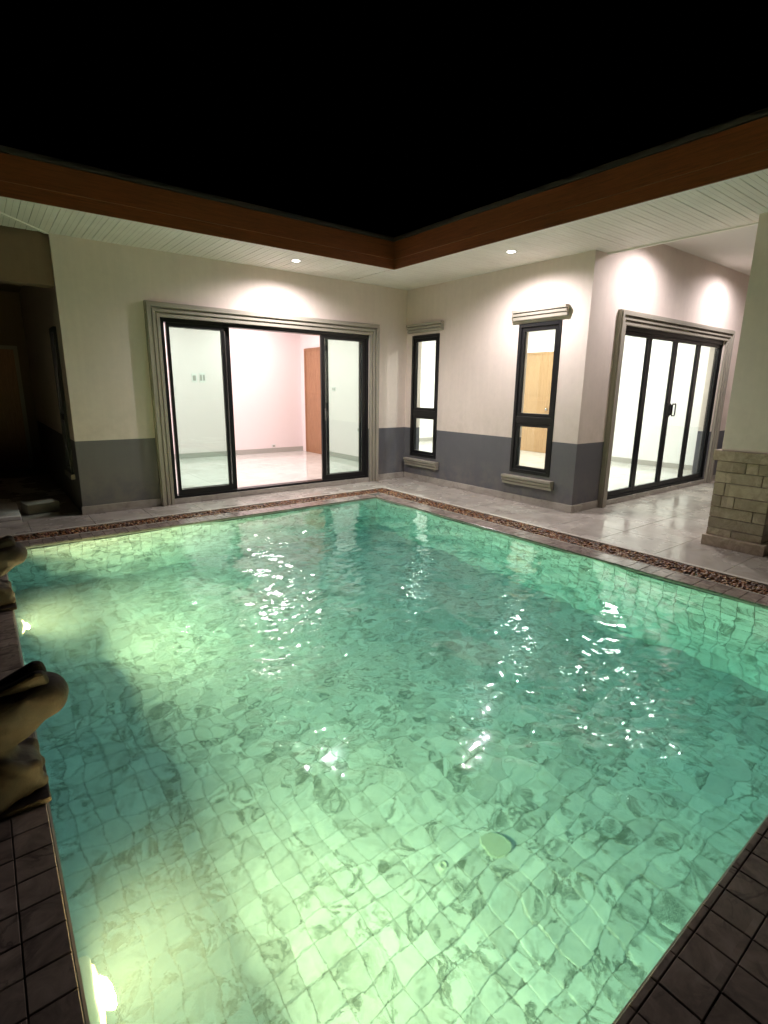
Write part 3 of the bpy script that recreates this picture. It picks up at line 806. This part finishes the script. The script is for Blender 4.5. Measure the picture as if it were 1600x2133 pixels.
def ceiling_panel(x, y, mat, label):
    r_ = tag(empty('ceiling_light', (x, y, 2.95)), label, 'ceiling light', 'round ceiling lights in the two rooms')
    MB().lathe([(.0, -.0), (.17, 0), (.18, -.02), (.17, -.034), (.155, -.03)], 32).build('rim', 'white_plastic', r_, smooth=True)
    MB().lathe([(.155, -.030), (.10, -.042), (0, -.046)], 32).build('diffuser', mat, r_, smooth=True)
for x, y, w_ in ((-3.5, 1.3, 'near left'), (-1.3, 1.3, 'near right'), (-3.5, 2.9, 'far left'), (-1.3, 2.9, 'far right')):
    ceiling_panel(x, y, 'room_light_l', f'round white ceiling light of the sliding door room, the {w_} one')
for x, y, w_ in ((1.2, -2.0, 'front left'), (3.5, -2.0, 'front right'), (1.2, .4, 'middle left'), (3.5, .4, 'middle right'), (1.2, 2.8, 'back left'), (3.5, 2.8, 'back right')):
    ceiling_panel(x, y, 'room_light_r', f'round white ceiling light of the folding door room, the {w_} one')

# ------------------------------------------------------------------ stone-clad column
col = tag(empty('column', (0, 0, 0)), 'cream square column with a stone-clad base standing at the porch edge', 'column')
X0, X1, Y0, Y1 = -.05, .44, -5.38, -4.895
MB().box(X0-.05, X1+.05, Y0-.045, Y1+.015, 0, .105).build('plinth', 'clad_stone', col, .004)
MB().box(X0+.03, X1-.03, Y0+.03, Y1-.03, .105, .95).build('core', 'grout', col)
MB().box(X0-.006, X1+.006, Y0-.006, Y1+.04, .855, .955).build('cap_stone', 'clad_stone', col, .004)
MB().box(X0+.035, X1-.03, Y0+.035, Y1-.01, .955, H+.2).build('shaft', 'cream_paint', col, .004)
cz = [.105, .183, .291, .399, .513, .641, .749, .855]
jt = [[-5.12], [-5.36], [-5.27], [-5.10, -4.985], [-5.0], [-5.30], [-5.255, -5.15]]
g_ = .005
for k in range(7):
    ed = [Y0]+sorted(j for j in jt[k] if j-Y0 > .03)+[Y1]
    for a_, b_ in zip(ed, ed[1:]):
        pr = random.uniform(-.004, .006)
        MB().box(X0-pr, X0+.0295, a_+g_/2, b_-g_/2, cz[k]+g_/2, cz[k+1]-g_/2).build('stone', 'clad_stone', col, .004)
    for (ya, yb) in ((Y0-.0, Y0+.0295), (Y1-.0295, Y1)):
        xe = [X0+.031, X0+.031+random.uniform(.12, .32), X1]
        for a_, b_ in zip(xe, xe[1:]):
            MB().box(a_+g_/2, b_-g_/2, ya+(.001 if ya < -5.2 else 0), yb-(0 if ya < -5.2 else .001), cz[k]+g_/2, cz[k+1]-g_/2).build('stone', 'clad_stone', col, .004)

# ------------------------------------------------------------------ carved stone spouts on the left coping
def ball(bm, c_, s_, rot=(0, 0, 0), seg=20):
    m = Matrix.Translation(c_) @ (Matrix.Rotation(rot[2], 4, 'Z') @ Matrix.Rotation(rot[1], 4, 'Y') @ Matrix.Rotation(rot[0], 4, 'X')) @ Matrix.Diagonal((*s_, 1))
    bmesh.ops.create_uvsphere(bm, u_segments=seg, v_segments=seg//2+2, radius=1, matrix=m)
def figure(name):
    bm = bmesh.new()
    # +x is towards the water
    ball(bm, (-.04, 0, .07), (.135, .13, .10))                    # seated body
    ball(bm, (.01, .0, .075), (.095, .11, .085))
    ball(bm, (-.05, 0, .17), (.085, .08, .09))                    # neck
    ball(bm, (-.02, 0, .25), (.10, .09, .07), (0, R(-38), 0))
    ball(bm, (.02, 0, .34), (.14, .115, .085), (0, R(-6), 0))     # skull
    ball(bm, (.125, 0, .348), (.098, .098, .088))                 # big rounded snout
    ball(bm, (.155, 0, .335), (.062, .082, .070))
    ball(bm, (.07, 0, .275), (.115, .085, .055), (0, R(-40), 0))  # jaw
    for s in (-1, 1):
        ball(bm, (.05, s*.075, .07), (.045, .03, .085), (0, R(28), 0))   # folded arms
        ball(bm, (.02, s*.095, .145), (.07, .028, .026), (0, R(38), 0))
        ball(bm, (.085, s*.06, .035), (.035, .03, .03))
        ball(bm, (-.09, s*.10, .04), (.10, .05, .055))
        ball(bm, (.075, s*.088, .385), (.022, .016, .022))              # eyes
    me = bpy.data.meshes.new('body'); bm.to_mesh(me); bm.free()
    return me
def ear_mesh():
    m = MB(); o = [(-.10, 0, .0), (-.05, 0, .045), (.03, 0, .078), (.12, 0, .112), (.15, 0, .108), (.163, 0, .06), (.15, 0, .02), (.0, 0, -.03)]
    m.prism([(x, -.02, z) for x, _, z in o], (0, .04, 0)); return m.mesh('ear')
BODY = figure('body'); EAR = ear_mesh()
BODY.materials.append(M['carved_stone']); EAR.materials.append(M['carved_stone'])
def statue(x, y, label, rz=0):
    r_ = tag(empty('carved_spout', (x, y, .003)), label, 'statue', 'carved stone animal spouts on the left pool edge')
    r_.rotation_euler = (0, 0, rz)
    b_ = bpy.data.objects.new('body', BODY); COL.objects.link(b_); b_.parent = r_; b_.location = (0, 0, .01)
    md = b_.modifiers.new('r', 'REMESH'); md.mode = 'VOXEL'; md.voxel_size = .010; md.use_smooth_shade = True
    sm = b_.modifiers.new('s', 'SMOOTH'); sm.factor = .8; sm.iterations = 10
    for s in (-1, 1):
        e = bpy.data.objects.new('ear', EAR); COL.objects.link(e); e.parent = r_; e.location = (.0, s*.022, .372)
        e.rotation_euler = (R(14)*-s, 0, 0)
        bv = e.modifiers.new('b', 'BEVEL'); bv.width = .018; bv.segments = 3
    MB().box(-.17, .11, -.14, .14, -.002, .02).build('base', 'carved_stone', r_, .006)
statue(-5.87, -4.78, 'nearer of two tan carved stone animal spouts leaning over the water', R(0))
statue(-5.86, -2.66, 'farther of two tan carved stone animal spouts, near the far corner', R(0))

# ------------------------------------------------------------------ things in the dark passage
o_ = MB().box(-.17, .17, -.13, .13, 0, .12).build('paving_block', 'moulding_stone', bev=.01); o_.location = (-5.33, .50, .0); o_.rotation_euler = (0, 0, R(12))
tag(o_, 'pale concrete block lying on the floor at the mouth of the dark side passage', 'block')
o_ = MB().box(-.45, .45, -.42, .42, 0, .05).build('concrete_slab', 'concrete', bev=.01); o_.location = (-6.0, .55, .0)
tag(o_, 'low pale slab on the passage floor left of the concrete block', 'slab')
